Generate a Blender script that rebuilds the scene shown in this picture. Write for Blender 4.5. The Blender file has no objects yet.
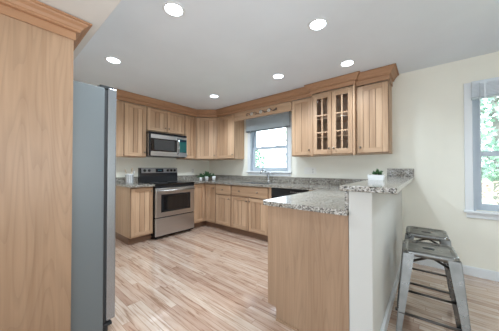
import bpy, bmesh, math, random
from mathutils import Vector, Matrix
random.seed(7)
PI = math.pi
SC = bpy.context.scene
COL = SC.collection

# ------------------------------------------------------------------ camera, world, sun, exposure
cam_d = bpy.data.cameras.new('camera')
cam = bpy.data.objects.new('camera', cam_d)
COL.objects.link(cam)
cam_d.sensor_width = 36.0
cam_d.sensor_fit = 'HORIZONTAL'
cam_d.lens = 215.13 / 499.0 * 36.0
cam_d.clip_start = 0.02
cam.location = (4.046, -3.380, 1.172)
cam.rotation_mode = 'XYZ'
cam.rotation_euler = (math.radians(90 + 0.74), math.radians(0.0), math.radians(39.506))
SC.camera = cam

w = bpy.data.worlds.new('world')
SC.world = w
w.use_nodes = True
wn = w.node_tree
bg = wn.nodes['Background']
bg.inputs[0].default_value = (0.80, 0.91, 1.0, 1)
# pale hazy sky, brighter on the garden side of the house
_tc = wn.nodes.new('ShaderNodeTexCoord')
_sp = wn.nodes.new('ShaderNodeSeparateXYZ')
_mr = wn.nodes.new('ShaderNodeMapRange')
_mr.interpolation_type = 'SMOOTHSTEP'
wn.links.new(_tc.outputs['Generated'], _sp.inputs[0])
wn.links.new(_sp.outputs[1], _mr.inputs['Value'])
_mr.inputs['From Min'].default_value = -0.2
_mr.inputs['From Max'].default_value = 0.5
_mr.inputs['To Min'].default_value = 2.55
_mr.inputs['To Max'].default_value = 5.6
wn.links.new(_mr.outputs[0], bg.inputs[1])

sun_d = bpy.data.lights.new('sun', 'SUN')
sun_d.energy = 5.0
sun_d.angle = math.radians(2)
sun_d.color = (1.0, 0.97, 0.92)
sun = bpy.data.objects.new('sun', sun_d)
COL.objects.link(sun)
sun.rotation_euler = (math.radians(38), math.radians(12), 0)   # high, from behind the house: lights the garden only
# added fill lamps out of view, aimed up to brighten the ceiling
def fill_lamp(loc, target, watts, size, spread):
    d = bpy.data.lights.new('ceiling_fill', 'AREA')
    d.shape = 'DISK'
    d.size = size
    d.spread = math.radians(spread)
    d.energy = watts
    d.color = (0.86, 0.945, 1.0)
    o = bpy.data.objects.new('ceiling_fill', d)
    COL.objects.link(o)
    o.location = loc
    o.rotation_euler = (Vector(target) - Vector(loc)).to_track_quat('-Z', 'Y').to_euler()
fill_lamp((4.8, -3.05, 1.20), (0.3, -2.3, 2.4), 6.5, 0.7, 84)
fill_lamp((4.9, -3.6, 1.20), (4.5, -1.9, 2.4), 2.2, 0.7, 80)
LAMP = 40.0          # watts of each recessed ceiling lamp
LENS = 7.0

SC.cycles.max_bounces = 16
SC.cycles.diffuse_bounces = 10
SC.cycles.glossy_bounces = 6
SC.cycles.transparent_max_bounces = 12
SC.view_settings.view_transform = 'Standard'
SC.view_settings.look = 'None'
SC.view_settings.exposure = 0.27
SC.view_settings.gamma = 1.0
SC.view_settings.use_curve_mapping = False

# ------------------------------------------------------------------ materials
def new_mat(name):
    m = bpy.data.materials.new(name)
    m.use_nodes = True
    nt = m.node_tree
    return m, nt, nt.nodes['Principled BSDF']

def simple(name, col, rough=0.5, metal=0.0, spec=0.5, coat=0.0):
    m, nt, b = new_mat(name)
    b.inputs['Base Color'].default_value = (*col, 1)
    b.inputs['Roughness'].default_value = rough
    b.inputs['Metallic'].default_value = metal
    b.inputs['Specular IOR Level'].default_value = spec
    b.inputs['Coat Weight'].default_value = coat
    return m

def N(nt, t, **kw):
    n = nt.nodes.new(t)
    for k, v in kw.items():
        setattr(n, k, v)
    return n

def mathn(nt, op, a, b=None):
    n = N(nt, 'ShaderNodeMath', operation=op)
    for i, v in enumerate((a, b)):
        if v is None:
            continue
        if isinstance(v, (int, float)):
            n.inputs[i].default_value = v
        else:
            nt.links.new(v, n.inputs[i])
    return n.outputs[0]

def ramp(nt, fac, stops):
    n = N(nt, 'ShaderNodeValToRGB')
    nt.links.new(fac, n.inputs[0])
    el = n.color_ramp.elements
    while len(el) < len(stops):
        el.new(0.5)
    for e, (p, c) in zip(el, stops):
        e.position = p
        e.color = (*c, 1)
    return n.outputs[0]

def mix(nt, fac, a, b, mode='MIX'):
    n = N(nt, 'ShaderNodeMix', data_type='RGBA', blend_type=mode)
    for s, v in ((n.inputs['Factor'], fac), (n.inputs['A'], a), (n.inputs['B'], b)):
        if isinstance(v, (int, float)):
            s.default_value = v
        elif isinstance(v, tuple):
            s.default_value = (*v, 1)
        else:
            nt.links.new(v, s)
    return n.outputs['Result']

def wood(name, light, dark, axis='z', rough=0.42, var=0.22, rings=0.0):
    """straight-grained wood: fine streaks along one axis, tone differing board by board"""
    m, nt, b = new_mat(name)
    tc = N(nt, 'ShaderNodeTexCoord')
    geo = N(nt, 'ShaderNodeNewGeometry')
    oi = N(nt, 'ShaderNodeObjectInfo')
    mp = N(nt, 'ShaderNodeMapping')
    s = {'z': (38, 38, 1.6), 'x': (1.6, 38, 38), 'y': (38, 1.6, 38)}[axis]
    mp.inputs['Scale'].default_value = s
    nt.links.new(tc.outputs['Object'], mp.inputs[0])
    # shift the grain from board to board
    sh = N(nt, 'ShaderNodeVectorMath', operation='ADD')
    cmb = N(nt, 'ShaderNodeCombineXYZ')
    r = mathn(nt, 'ADD', mathn(nt, 'MULTIPLY', geo.outputs['Random Per Island'], 37.0),
              mathn(nt, 'MULTIPLY', oi.outputs['Random'], 91.0))
    for i in range(3):
        nt.links.new(r, cmb.inputs[i])
    nt.links.new(mp.outputs[0], sh.inputs[0])
    nt.links.new(cmb.outputs[0], sh.inputs[1])
    n1 = N(nt, 'ShaderNodeTexNoise')
    n1.inputs['Scale'].default_value = 1.0
    n1.inputs['Detail'].default_value = 5
    n1.inputs['Distortion'].default_value = 0.6
    nt.links.new(sh.outputs[0], n1.inputs['Vector'])
    n2 = N(nt, 'ShaderNodeTexNoise')
    n2.inputs['Scale'].default_value = 0.16
    n2.inputs['Detail'].default_value = 2
    nt.links.new(sh.outputs[0], n2.inputs['Vector'])
    f = mathn(nt, 'ADD', mathn(nt, 'MULTIPLY', n1.outputs[0], 0.6), mathn(nt, 'MULTIPLY', n2.outputs[0], 0.5))
    f = mathn(nt, 'ADD', f, mathn(nt, 'MULTIPLY', mathn(nt, 'SUBTRACT', geo.outputs['Random Per Island'], 0.5), var))
    c = ramp(nt, f, [(0.22, dark), (0.48, tuple((a + d) / 2 for a, d in zip(light, dark))), (0.75, light)])
    if rings:
        mp2 = N(nt, 'ShaderNodeMapping')
        mp2.inputs['Scale'].default_value = (5.5, 5.5, 0.42)
        nt.links.new(tc.outputs['Object'], mp2.inputs[0])
        dn = N(nt, 'ShaderNodeTexNoise')
        dn.inputs['Scale'].default_value = 1.0
        dn.inputs['Detail'].default_value = 1.5
        nt.links.new(mp2.outputs[0], dn.inputs['Vector'])
        # contour lines of a slow noise give the nested arches of flat-sawn veneer
        wf = mathn(nt, 'FRACT', mathn(nt, 'MULTIPLY', dn.outputs[0], 26.0))
        ln = ramp(nt, wf, [(0.0, (1 - rings,) * 3), (0.45, (1, 1, 1)), (1.0, (1 - rings * 0.3,) * 3)])
        c = mix(nt, 1.0, c, ln, 'MULTIPLY')
    nt.links.new(c, b.inputs['Base Color'])
    b.inputs['Roughness'].default_value = rough
    b.inputs['Specular IOR Level'].default_value = 0.35
    bp = N(nt, 'ShaderNodeBump')
    bp.inputs['Strength'].default_value = 0.05
    nt.links.new(n1.outputs[0], bp.inputs['Height'])
    nt.links.new(bp.outputs[0], b.inputs['Normal'])
    return m

WL, WD = (0.62, 0.425, 0.280), (0.325, 0.188, 0.108)
M_WOOD = wood('cabinet_wood', WL, WD, 'z')
M_WOODX = wood('cabinet_wood_rail', WL, WD, 'x')
M_CROWN = wood('crown_wood', (0.46, 0.262, 0.152), (0.32, 0.168, 0.09), 'x', var=0.1)
M_CROWNY = wood('crown_wood_side', (0.46, 0.262, 0.152), (0.32, 0.168, 0.09), 'y', var=0.1)
M_PANEL = wood('end_panel_wood', (0.43, 0.285, 0.185), (0.285, 0.175, 0.105), 'z', var=0.0, rings=0.13)
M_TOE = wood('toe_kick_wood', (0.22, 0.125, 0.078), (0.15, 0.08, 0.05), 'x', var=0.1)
M_GAP = simple('painted_recess_shade', (0.16, 0.09, 0.055), 0.8)  # dark brown that stands in for shade in grooves and gaps

def paint(name, col, rough=0.75, bump=0.02):
    m, nt, b = new_mat(name)
    tc = N(nt, 'ShaderNodeTexCoord')
    n = N(nt, 'ShaderNodeTexNoise')
    n.inputs['Scale'].default_value = 2.0
    n.inputs['Detail'].default_value = 3
    nt.links.new(tc.outputs['Object'], n.inputs['Vector'])
    c = ramp(nt, n.outputs[0], [(0.3, tuple(v * 0.97 for v in col)), (0.7, tuple(min(1, v * 1.02) for v in col))])
    nt.links.new(c, b.inputs['Base Color'])
    b.inputs['Roughness'].default_value = rough
    b.inputs['Specular IOR Level'].default_value = 0.25
    n2 = N(nt, 'ShaderNodeTexNoise')
    n2.inputs['Scale'].default_value = 180
    nt.links.new(tc.outputs['Object'], n2.inputs['Vector'])
    bp = N(nt, 'ShaderNodeBump')
    bp.inputs['Strength'].default_value = bump
    nt.links.new(n2.outputs[0], bp.inputs['Height'])
    nt.links.new(bp.outputs[0], b.inputs['Normal'])
    return m

M_WALL = paint('wall_paint', (0.83, 0.815, 0.735))
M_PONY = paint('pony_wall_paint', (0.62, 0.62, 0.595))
M_CEIL = paint('ceiling_paint', (0.74, 0.79, 0.855))
M_HEAD = paint('toned_down_header_paint', (0.66, 0.65, 0.63))  # beige, darkened in the colour against spill from the fill lamps
M_TRIM = simple('white_trim_paint', (0.75, 0.78, 0.81), 0.4)  # white, with some blue of the daylight mixed into the colour
M_VINYL = simple('blue_shaded_vinyl', (0.47, 0.535, 0.61), 0.35)  # white vinyl, its bluish backlit shade put into the colour

def granite():
    m, nt, b = new_mat('speckled_granite')
    tc = N(nt, 'ShaderNodeTexCoord')
    v1 = N(nt, 'ShaderNodeTexVoronoi')
    v1.inputs['Scale'].default_value = 150
    n1 = N(nt, 'ShaderNodeTexNoise')
    n1.inputs['Scale'].default_value = 70
    n1.inputs['Detail'].default_value = 4
    n1.inputs['Roughness'].default_value = 0.7
    n2 = N(nt, 'ShaderNodeTexNoise')
    n2.inputs['Scale'].default_value = 14
    n2.inputs['Detail'].default_value = 3
    for n in (v1, n1, n2):
        nt.links.new(tc.outputs['Object'], n.inputs['Vector'])
    sep = N(nt, 'ShaderNodeSeparateColor')
    nt.links.new(v1.outputs['Color'], sep.inputs[0])
    f = mathn(nt, 'ADD', mathn(nt, 'MULTIPLY', sep.outputs[0], 0.5), mathn(nt, 'MULTIPLY', n1.outputs[0], 0.75))
    c = ramp(nt, f, [(0.36, (0.018, 0.017, 0.016)), (0.47, (0.10, 0.088, 0.075)), (0.58, (0.27, 0.245, 0.21)),
                     (0.74, (0.41, 0.39, 0.35)), (0.90, (0.60, 0.585, 0.555))])
    g = ramp(nt, n2.outputs[0], [(0.35, (0.80, 0.76, 0.72)), (0.65, (1.0, 1.0, 1.0))])
    c = mix(nt, 1.0, c, g, 'MULTIPLY')
    nt.links.new(c, b.inputs['Base Color'])
    b.inputs['Roughness'].default_value = 0.12
    return m
M_GRAN = granite()

def floor_mat():
    m, nt, b = new_mat('oak_strip_floor')
    tc = N(nt, 'ShaderNodeTexCoord')
    sp = N(nt, 'ShaderNodeSeparateXYZ')
    nt.links.new(tc.outputs['Object'], sp.inputs[0])
    W, L = 0.057, 1.15
    yy = mathn(nt, 'DIVIDE', sp.outputs[1], W)
    row = mathn(nt, 'FLOOR', yy)
    fy = mathn(nt, 'FRACT', yy)
    wn1 = N(nt, 'ShaderNodeTexWhiteNoise', noise_dimensions='1D')
    nt.links.new(row, wn1.inputs['W'])
    xx = mathn(nt, 'ADD', mathn(nt, 'DIVIDE', sp.outputs[0], L), mathn(nt, 'MULTIPLY', wn1.outputs['Value'], 13.7))
    cell = mathn(nt, 'FLOOR', xx)
    fx = mathn(nt, 'FRACT', xx)
    cb = N(nt, 'ShaderNodeCombineXYZ')
    nt.links.new(row, cb.inputs[0]); nt.links.new(cell, cb.inputs[1])
    wn2 = N(nt, 'ShaderNodeTexWhiteNoise', noise_dimensions='3D')
    nt.links.new(cb.outputs[0], wn2.inputs['Vector'])
    mp = N(nt, 'ShaderNodeMapping')
    mp.inputs['Scale'].default_value = (3.6, 42, 1)
    nt.links.new(tc.outputs['Object'], mp.inputs[0])
    ad = N(nt, 'ShaderNodeVectorMath', operation='ADD')
    nt.links.new(mp.outputs[0], ad.inputs[0])
    sc = N(nt, 'ShaderNodeVectorMath', operation='SCALE')
    sc.inputs['Scale'].default_value = 31.0
    nt.links.new(wn2.outputs['Color'], sc.inputs[0])
    nt.links.new(sc.outputs[0], ad.inputs[1])
    gr = N(nt, 'ShaderNodeTexNoise')
    gr.inputs['Scale'].default_value = 1.0
    gr.inputs['Detail'].default_value = 5
    gr.inputs['Distortion'].default_value = 0.8
    nt.links.new(ad.outputs[0], gr.inputs['Vector'])
    tone = ramp(nt, wn2.outputs['Value'], [(0.0, (0.41, 0.265, 0.20)), (0.10, (0.51, 0.365, 0.285)),
                                           (0.55, (0.56, 0.425, 0.34)), (1.0, (0.61, 0.49, 0.405))])
    g = ramp(nt, gr.outputs[0], [(0.32, (0.60, 0.50, 0.44)), (0.45, (0.93, 0.88, 0.85)), (0.56, (1.02, 1.02, 1.02)), (0.75, (1.08, 1.10, 1.10))])
    c = mix(nt, 1.0, tone, g, 'MULTIPLY')
    # small dark knots
    kn = N(nt, 'ShaderNodeTexVoronoi')
    kn.inputs['Scale'].default_value = 1.0
    mk = N(nt, 'ShaderNodeMapping')
    mk.inputs['Scale'].default_value = (1.7, 3.4, 1)
    nt.links.new(tc.outputs['Object'], mk.inputs[0])
    nt.links.new(mk.outputs[0], kn.inputs['Vector'])
    k = ramp(nt, kn.outputs['Distance'], [(0.02, (0.35, 0.24, 0.17)), (0.07, (1, 1, 1))])
    c = mix(nt, 0.8, c, k, 'MULTIPLY')
    # joints between strips
    e1 = mathn(nt, 'MINIMUM', fy, mathn(nt, 'SUBTRACT', 1.0, fy))
    e2 = mathn(nt, 'MULTIPLY', mathn(nt, 'MINIMUM', fx, mathn(nt, 'SUBTRACT', 1.0, fx)), L / W)
    e = mathn(nt, 'MINIMUM', e1, e2)
    j = ramp(nt, e, [(0.012, (0.58, 0.47, 0.39)), (0.04, (1, 1, 1))])
    c = mix(nt, 1.0, c, j, 'MULTIPLY')
    nt.links.new(c, b.inputs['Base Color'])
    b.inputs['Roughness'].default_value = 0.16
    b.inputs['Coat Weight'].default_value = 1.0
    b.inputs['Coat Roughness'].default_value = 0.06
    b.inputs['Specular IOR Level'].default_value = 0.5
    return m
M_FLOOR = floor_mat()

def brushed(name, col, rough=0.32, axis=0):
    m, nt, b = new_mat(name)
    tc = N(nt, 'ShaderNodeTexCoord')
    mp = N(nt, 'ShaderNodeMapping')
    s = [260, 260, 260]
    s[axis] = 3
    mp.inputs['Scale'].default_value = s
    n = N(nt, 'ShaderNodeTexNoise')
    n.inputs['Scale'].default_value = 1.0
    nt.links.new(tc.outputs['Object'], mp.inputs[0])
    nt.links.new(mp.outputs[0], n.inputs['Vector'])
    c = ramp(nt, n.outputs[0], [(0.3, tuple(v * 0.9 for v in col)), (0.7, col)])
    nt.links.new(c, b.inputs['Base Color'])
    b.inputs['Metallic'].default_value = 1.0
    b.inputs['Roughness'].default_value = rough
    return m
M_STEEL = brushed('stainless_steel', (0.62, 0.62, 0.63), 0.3, 0)
M_CHROME = simple('chrome', (0.55, 0.57, 0.60), 0.15, 1.0)
M_NICKEL = simple('nickel_knob', (0.30, 0.25, 0.20), 0.35, 1.0)
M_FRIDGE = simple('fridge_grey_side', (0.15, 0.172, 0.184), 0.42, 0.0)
M_FDOOR = simple('fridge_door_steel', (0.36, 0.38, 0.41), 0.26, 0.85)
M_BLACK = simple('black_enamel', (0.016, 0.017, 0.020), 0.22)
M_BGLASS = simple('black_oven_glass', (0.012, 0.011, 0.011), 0.06)
M_RUBBER = simple('dark_gasket', (0.03, 0.032, 0.035), 0.7)
M_DISPLAY = simple('dark_display', (0.012, 0.02, 0.035), 0.1)
M_SCREEN = simple('oven_mesh_screen', (0.035, 0.035, 0.036), 0.35)
M_CONSOLE = brushed('dark_console_steel', (0.40, 0.42, 0.46), 0.3, 0)
M_MWPAD = simple('keypad_teal_reflection', (0.02, 0.09, 0.085), 0.1)  # teal reflection put into the colour of the black glass
M_LED = simple('display_digits', (0.05, 0.25, 0.35), 0.3)

def gunmetal():
    m, nt, b = new_mat('gunmetal_sheet')
    tc = N(nt, 'ShaderNodeTexCoord')
    n = N(nt, 'ShaderNodeTexNoise')
    n.inputs['Scale'].default_value = 14
    n.inputs['Detail'].default_value = 5
    nt.links.new(tc.outputs['Object'], n.inputs['Vector'])
    c = ramp(nt, n.outputs[0], [(0.3, (0.19, 0.19, 0.18)), (0.7, (0.25, 0.25, 0.24))])
    nt.links.new(c, b.inputs['Base Color'])
    b.inputs['Metallic'].default_value = 0.9
    r = ramp(nt, n.outputs[0], [(0.3, (0.36,) * 3), (0.7, (0.24,) * 3)])
    nt.links.new(r, b.inputs['Roughness'])
    return m
M_GUN = gunmetal()
M_DARKROD = simple('dark_steel_rod', (0.10, 0.09, 0.085), 0.35, 0.8)
M_CERAM = simple('white_ceramic', (0.82, 0.84, 0.86), 0.3)
M_CERAMG = simple('grey_glaze', (0.10, 0.105, 0.12), 0.4)
M_SPOON = simple('pale_utensil_wood', (0.62, 0.50, 0.38), 0.6)
M_SOIL = simple('potting_soil', (0.05, 0.035, 0.025), 0.9)
M_SWITCH = simple('switch_plate_plastic', (0.80, 0.79, 0.75), 0.4)
M_SLOT = simple('outlet_slot', (0.05, 0.05, 0.05), 0.6)
M_BLIND = simple('grey_blue_blind', (0.52, 0.585, 0.63), 0.6)
M_BLINDR = simple('blind_bottom_rail', (0.13, 0.155, 0.18), 0.5)
M_WBLIND = simple('white_blind', (0.70, 0.76, 0.82), 0.5)
M_ORN = simple('pewter_ornament', (0.16, 0.12, 0.10), 0.5, 0.6)
M_ORNW = simple('whitewashed_ornament', (0.75, 0.72, 0.68), 0.6)

def leafmat(name, a, b_):
    m, nt, b = new_mat(name)
    geo = N(nt, 'ShaderNodeNewGeometry')
    c = ramp(nt, geo.outputs['Random Per Island'], [(0.0, a), (1.0, b_)])
    nt.links.new(c, b.inputs['Base Color'])
    b.inputs['Roughness'].default_value = 0.55
    return m
M_LEAF = leafmat('dark_green_leaf', (0.02, 0.075, 0.03), (0.10, 0.22, 0.09))
M_TREE = leafmat('garden_leaf', (0.13, 0.28, 0.21), (0.52, 0.68, 0.60))
M_HEDGE = leafmat('dense_hedge_leaf', (0.07, 0.22, 0.14), (0.24, 0.46, 0.33))
M_SHRUB = leafmat('shrub_leaf', (0.42, 0.30, 0.27), (0.70, 0.55, 0.50))
M_BARK = simple('bark', (0.26, 0.25, 0.24), 0.9)

def glass():
    m, nt, b = new_mat('clear_window_glass')
    b.inputs['Base Color'].default_value = (1, 1, 1, 1)
    b.inputs['Roughness'].default_value = 0.0
    b.inputs['IOR'].default_value = 1.45
    tr = N(nt, 'ShaderNodeBsdfTransparent')
    gl = N(nt, 'ShaderNodeBsdfGlossy')
    gl.inputs['Roughness'].default_value = 0.02
    fr = N(nt, 'ShaderNodeFresnel')
    fr.inputs['IOR'].default_value = 1.4
    ms = N(nt, 'ShaderNodeMixShader')
    nt.links.new(fr.outputs[0], ms.inputs[0])
    nt.links.new(tr.outputs[0], ms.inputs[1])
    nt.links.new(gl.outputs[0], ms.inputs[2])
    nt.links.new(ms.outputs[0], nt.nodes['Material Output'].inputs[0])
    return m
M_GLASS = glass()

def lampmat():
    m, nt, b = new_mat('lamp_lens')
    b.inputs['Base Color'].default_value = (1, 1, 1, 1)
    b.inputs['Emission Color'].default_value = (0.80, 0.915, 1.0, 1)
    b.inputs['Emission Strength'].default_value = LENS
    return m
M_LAMP = lampmat()

def grass():
    m, nt, b = new_mat('lawn_grass')
    tc = N(nt, 'ShaderNodeTexCoord')
    n = N(nt, 'ShaderNodeTexNoise')
    n.inputs['Scale'].default_value = 9
    n.inputs['Detail'].default_value = 6
    nt.links.new(tc.outputs['Object'], n.inputs['Vector'])
    c = ramp(nt, n.outputs[0], [(0.3, (0.25, 0.38, 0.16)), (0.7, (0.48, 0.58, 0.34))])
    nt.links.new(c, b.inputs['Base Color'])
    b.inputs['Roughness'].default_value = 0.9
    return m
M_GRASS = grass()

# ------------------------------------------------------------------ mesh helpers
class MB:
    """collects shapes in one bmesh; .build links them as ONE mesh object"""
    def __init__(self):
        self.bm = bmesh.new()

    def _mi(self, faces, mi, smooth=False):
        for f in faces:
            f.material_index = mi
            f.smooth = smooth

    def box(self, x0, y0, z0, x1, y1, z1, mi=0, bev=0.0, seg=1):
        t = bmesh.new()
        bmesh.ops.create_cube(t, size=1.0)
        for v in t.verts:
            v.co = Vector(((x0 + x1) / 2 + v.co.x * (x1 - x0), (y0 + y1) / 2 + v.co.y * (y1 - y0),
                           (z0 + z1) / 2 + v.co.z * (z1 - z0)))
        if bev > 0:
            bmesh.ops.bevel(t, geom=t.edges[:], offset=bev, segments=seg, affect='EDGES', profile=0.5)
        self.merge(t, mi)
        return self

    def merge(self, t, mi=0, smooth=False, M=None):
        if M is not None:
            t.transform(M)
        vm = [self.bm.verts.new(v.co) for v in t.verts]
        t.verts.index_update()
        for f in t.faces:
            try:
                nf = self.bm.faces.new([vm[v.index] for v in f.verts])
                nf.material_index = mi
                nf.smooth = smooth or f.smooth
            except ValueError:
                pass
        t.free()

    def prism(self, poly, axis, a, b, mi=0):
        """2-D outline pushed along an axis: axis 'x' (y,z), 'y' (x,z), 'z' (x,y)"""
        def P(p, t):
            return {'x': (t, p[0], p[1]), 'y': (p[0], t, p[1]), 'z': (p[0], p[1], t)}[axis]
        v0 = [self.bm.verts.new(P(p, a)) for p in poly]
        v1 = [self.bm.verts.new(P(p, b)) for p in poly]
        n = len(poly)
        fs = [self.bm.faces.new(v0), self.bm.faces.new(v1[::-1])]
        for i in range(n):
            fs.append(self.bm.faces.new((v0[i], v1[i], v1[(i + 1) % n], v0[(i + 1) % n])))
        self._mi(fs, mi)
        return self

    def lathe(self, prof, c=(0, 0, 0), n=24, mi=0, axis='z', smooth=True):
        """prof [(r, h)], closed at both ends when r > 0 there"""
        rings = []
        for r, h in prof:
            ring = []
            for i in range(n):
                a = 2 * PI * i / n
                p = (r * math.cos(a), r * math.sin(a), h)
                if axis == 'y':
                    p = (p[0], -h, p[1])
                elif axis == 'x':
                    p = (h, p[0], p[1])
                ring.append(self.bm.verts.new((c[0] + p[0], c[1] + p[1], c[2] + p[2])))
            rings.append(ring)
        fs = []
        for a, b in zip(rings, rings[1:]):
            for i in range(n):
                fs.append(self.bm.faces.new((a[i], a[(i + 1) % n], b[(i + 1) % n], b[i])))
        self._mi(fs, mi, smooth)
        caps = [self.bm.faces.new(rings[0][::-1]), self.bm.faces.new(rings[-1])]
        self._mi(caps, mi)
        return self

    def tube(self, pts, r, n=10, mi=0, flat=1.0):
        pts = [Vector(p) for p in pts]
        rings = []
        up = Vector((0, 0, 1))
        for i, p in enumerate(pts):
            d = (pts[min(i + 1, len(pts) - 1)] - pts[max(i - 1, 0)]).normalized()
            u = up if abs(d.dot(up)) < 0.95 else Vector((0, 1, 0))
            s = d.cross(u).normalized()
            t = s.cross(d).normalized()
            rr = r[i] if isinstance(r, (list, tuple)) else r
            rings.append([self.bm.verts.new(p + s * math.cos(2 * PI * k / n) * rr + t * math.sin(2 * PI * k / n) * rr * flat)
                          for k in range(n)])
        fs = []
        for a, b in zip(rings, rings[1:]):
            for i in range(n):
                fs.append(self.bm.faces.new((a[i], a[(i + 1) % n], b[(i + 1) % n], b[i])))
        self._mi(fs, mi, True)
        self._mi([self.bm.faces.new(rings[0][::-1]), self.bm.faces.new(rings[-1])], mi)
        return self

    def sweep(self, path, prof, mi=0, mis=None):
        """moulding profile [(out, z)] carried along an xy path with mitred corners; 'out' is to the right of travel"""
        n = len(path)
        rows = []
        for i in range(n):
            p = Vector(path[i])
            d0 = (Vector(path[i]) - Vector(path[i - 1])).normalized() if i > 0 else None
            d1 = (Vector(path[i + 1]) - Vector(path[i])).normalized() if i < n - 1 else None
            n0 = Vector((d0.y, -d0.x)) if d0 else None
            n1 = Vector((d1.y, -d1.x)) if d1 else None
            if n0 is None:
                o = n1
            elif n1 is None:
                o = n0
            else:
                o = (n0 + n1) / (1 + n0.dot(n1))
            rows.append([self.bm.verts.new((p.x + o.x * q, p.y + o.y * q, z)) for q, z in prof])
        m = len(prof)
        for i in range(n - 1):
            fs = [self.bm.faces.new((rows[i][k], rows[i + 1][k], rows[i + 1][(k + 1) % m], rows[i][(k + 1) % m]))
                  for k in range(m)]
            self._mi(fs, mis[i] if mis else mi)
        self._mi([self.bm.faces.new(rows[0][::-1]), self.bm.faces.new(rows[-1])], mi)
        return self

    def leaf(self, p, d, L, W, mi=0, up=None):
        """one pointed leaf blade with a folded midrib"""
        d = Vector(d).normalized()
        u = Vector(up) if up else Vector((random.uniform(-1, 1), random.uniform(-1, 1), random.uniform(-1, 1)))
        s = d.cross(u)
        if s.length < 1e-4:
            s = d.cross(Vector((0, 0, 1)) if abs(d.z) < 0.9 else Vector((1, 0, 0)))
        s.normalize()
        t = s.cross(d).normalized()
        p = Vector(p)
        a = self.bm.verts.new(p)
        b = self.bm.verts.new(p + d * L * 0.5 + s * W * 0.5 + t * W * 0.15)
        c = self.bm.verts.new(p + d * L)
        e = self.bm.verts.new(p + d * L * 0.5 - s * W * 0.5 + t * W * 0.15)
        f = self.bm.verts.new(p + d * L * 0.5)
        self._mi([self.bm.faces.new((a, b, f)), self.bm.faces.new((b, c, f)),
                  self.bm.faces.new((a, f, e)), self.bm.faces.new((f, c, e))], mi, False)

    def build(self, name, mats, parent=None, loc=(0, 0, 0), rot=(0, 0, 0)):
        bmesh.ops.recalc_face_normals(self.bm, faces=self.bm.faces[:])
        me = bpy.data.meshes.new(name)
        self.bm.to_mesh(me)
        self.bm.free()
        for m in (mats if isinstance(mats, (list, tuple)) else [mats]):
            me.materials.append(m)
        o = bpy.data.objects.new(name, me)
        COL.objects.link(o)
        o.location = loc
        o.rotation_euler = rot
        if parent is not None:
            o.parent = parent
        return o

def tag(o, label=None, cat=None, group=None, kind=None):
    if label: o['label'] = label
    if cat: o['category'] = cat
    if group: o['group'] = group
    if kind: o['kind'] = kind
    return o

def thing(name, label, cat, loc=(0, 0, 0), rz=0.0, group=None):
    o = bpy.data.objects.new(name, None)
    COL.objects.link(o)
    o.empty_display_size = 0.1
    o.location = loc
    o.rotation_euler = (0, 0, rz)
    return tag(o, label, cat, group)

def copy_tree(o, parent=None):
    c = o.copy()
    COL.objects.link(c)
    if parent is not None:
        c.parent = parent
    for ch in list(o.children):
        copy_tree(ch, c)
    return c

def struct(name, mb, mats, label=None):
    return tag(mb.build(name, mats), label, None, None, 'structure')

# ------------------------------------------------------------------ room shell
H = 2.395
XR = 5.85
YB = -6.8
struct('floor', MB().box(-0.15, YB, -0.12, XR + 0.15, 0.15, 0.0), M_FLOOR, 'pale oak strip floor')
struct('ceiling', MB().box(-0.15, YB, H, XR + 0.15, 0.15, H + 0.15), M_CEIL, 'flat grey-white ceiling')
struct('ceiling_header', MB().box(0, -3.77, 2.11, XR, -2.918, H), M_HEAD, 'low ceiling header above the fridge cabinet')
struct('wall_left', MB().box(-0.15, YB, 0, 0, 0.15, H), M_WALL)
struct('wall_right', MB().box(XR, YB, 0, XR + 0.15, 0.15, H), M_WALL)
struct('wall_partition', MB().box(0, -3.77, 0, 2.33, -3.65, 2.11), M_WALL)
W1 = (1.285, 2.15, 1.115, 2.10)      # kitchen window opening
W2 = (4.435, 5.40, 0.715, 2.05)      # dining window opening
wb = MB()
T = 0.15
for a, b, z0, z1 in ((0, W1[0], 0, H), (W1[1], W2[0], 0, H), (W2[1], XR, 0, H), (W1[0], W1[1], 0, W1[2]),
                     (W1[0], W1[1], W1[3], H), (W2[0], W2[1], 0, W2[2]), (W2[0], W2[1], W2[3], H)):
    wb.box(a, 0, z0, b, T, z1)
struct('wall_back', wb, M_WALL, 'cream painted wall behind the sink and dining area')
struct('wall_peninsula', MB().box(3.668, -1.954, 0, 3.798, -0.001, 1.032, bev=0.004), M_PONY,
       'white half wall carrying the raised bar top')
struct('baseboard_back', MB().box(3.815, -0.016, 0, XR, -0.001, 0.085).box(3.815, -0.011, 0.085, XR, -0.001, 0.095), M_TRIM)
struct('baseboard_peninsula', MB().box(3.7985, -1.95, 0, 3.813, -0.001, 0.085).box(3.7985, -1.95, 0.085, 3.808, -0.001, 0.095), M_TRIM)

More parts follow.
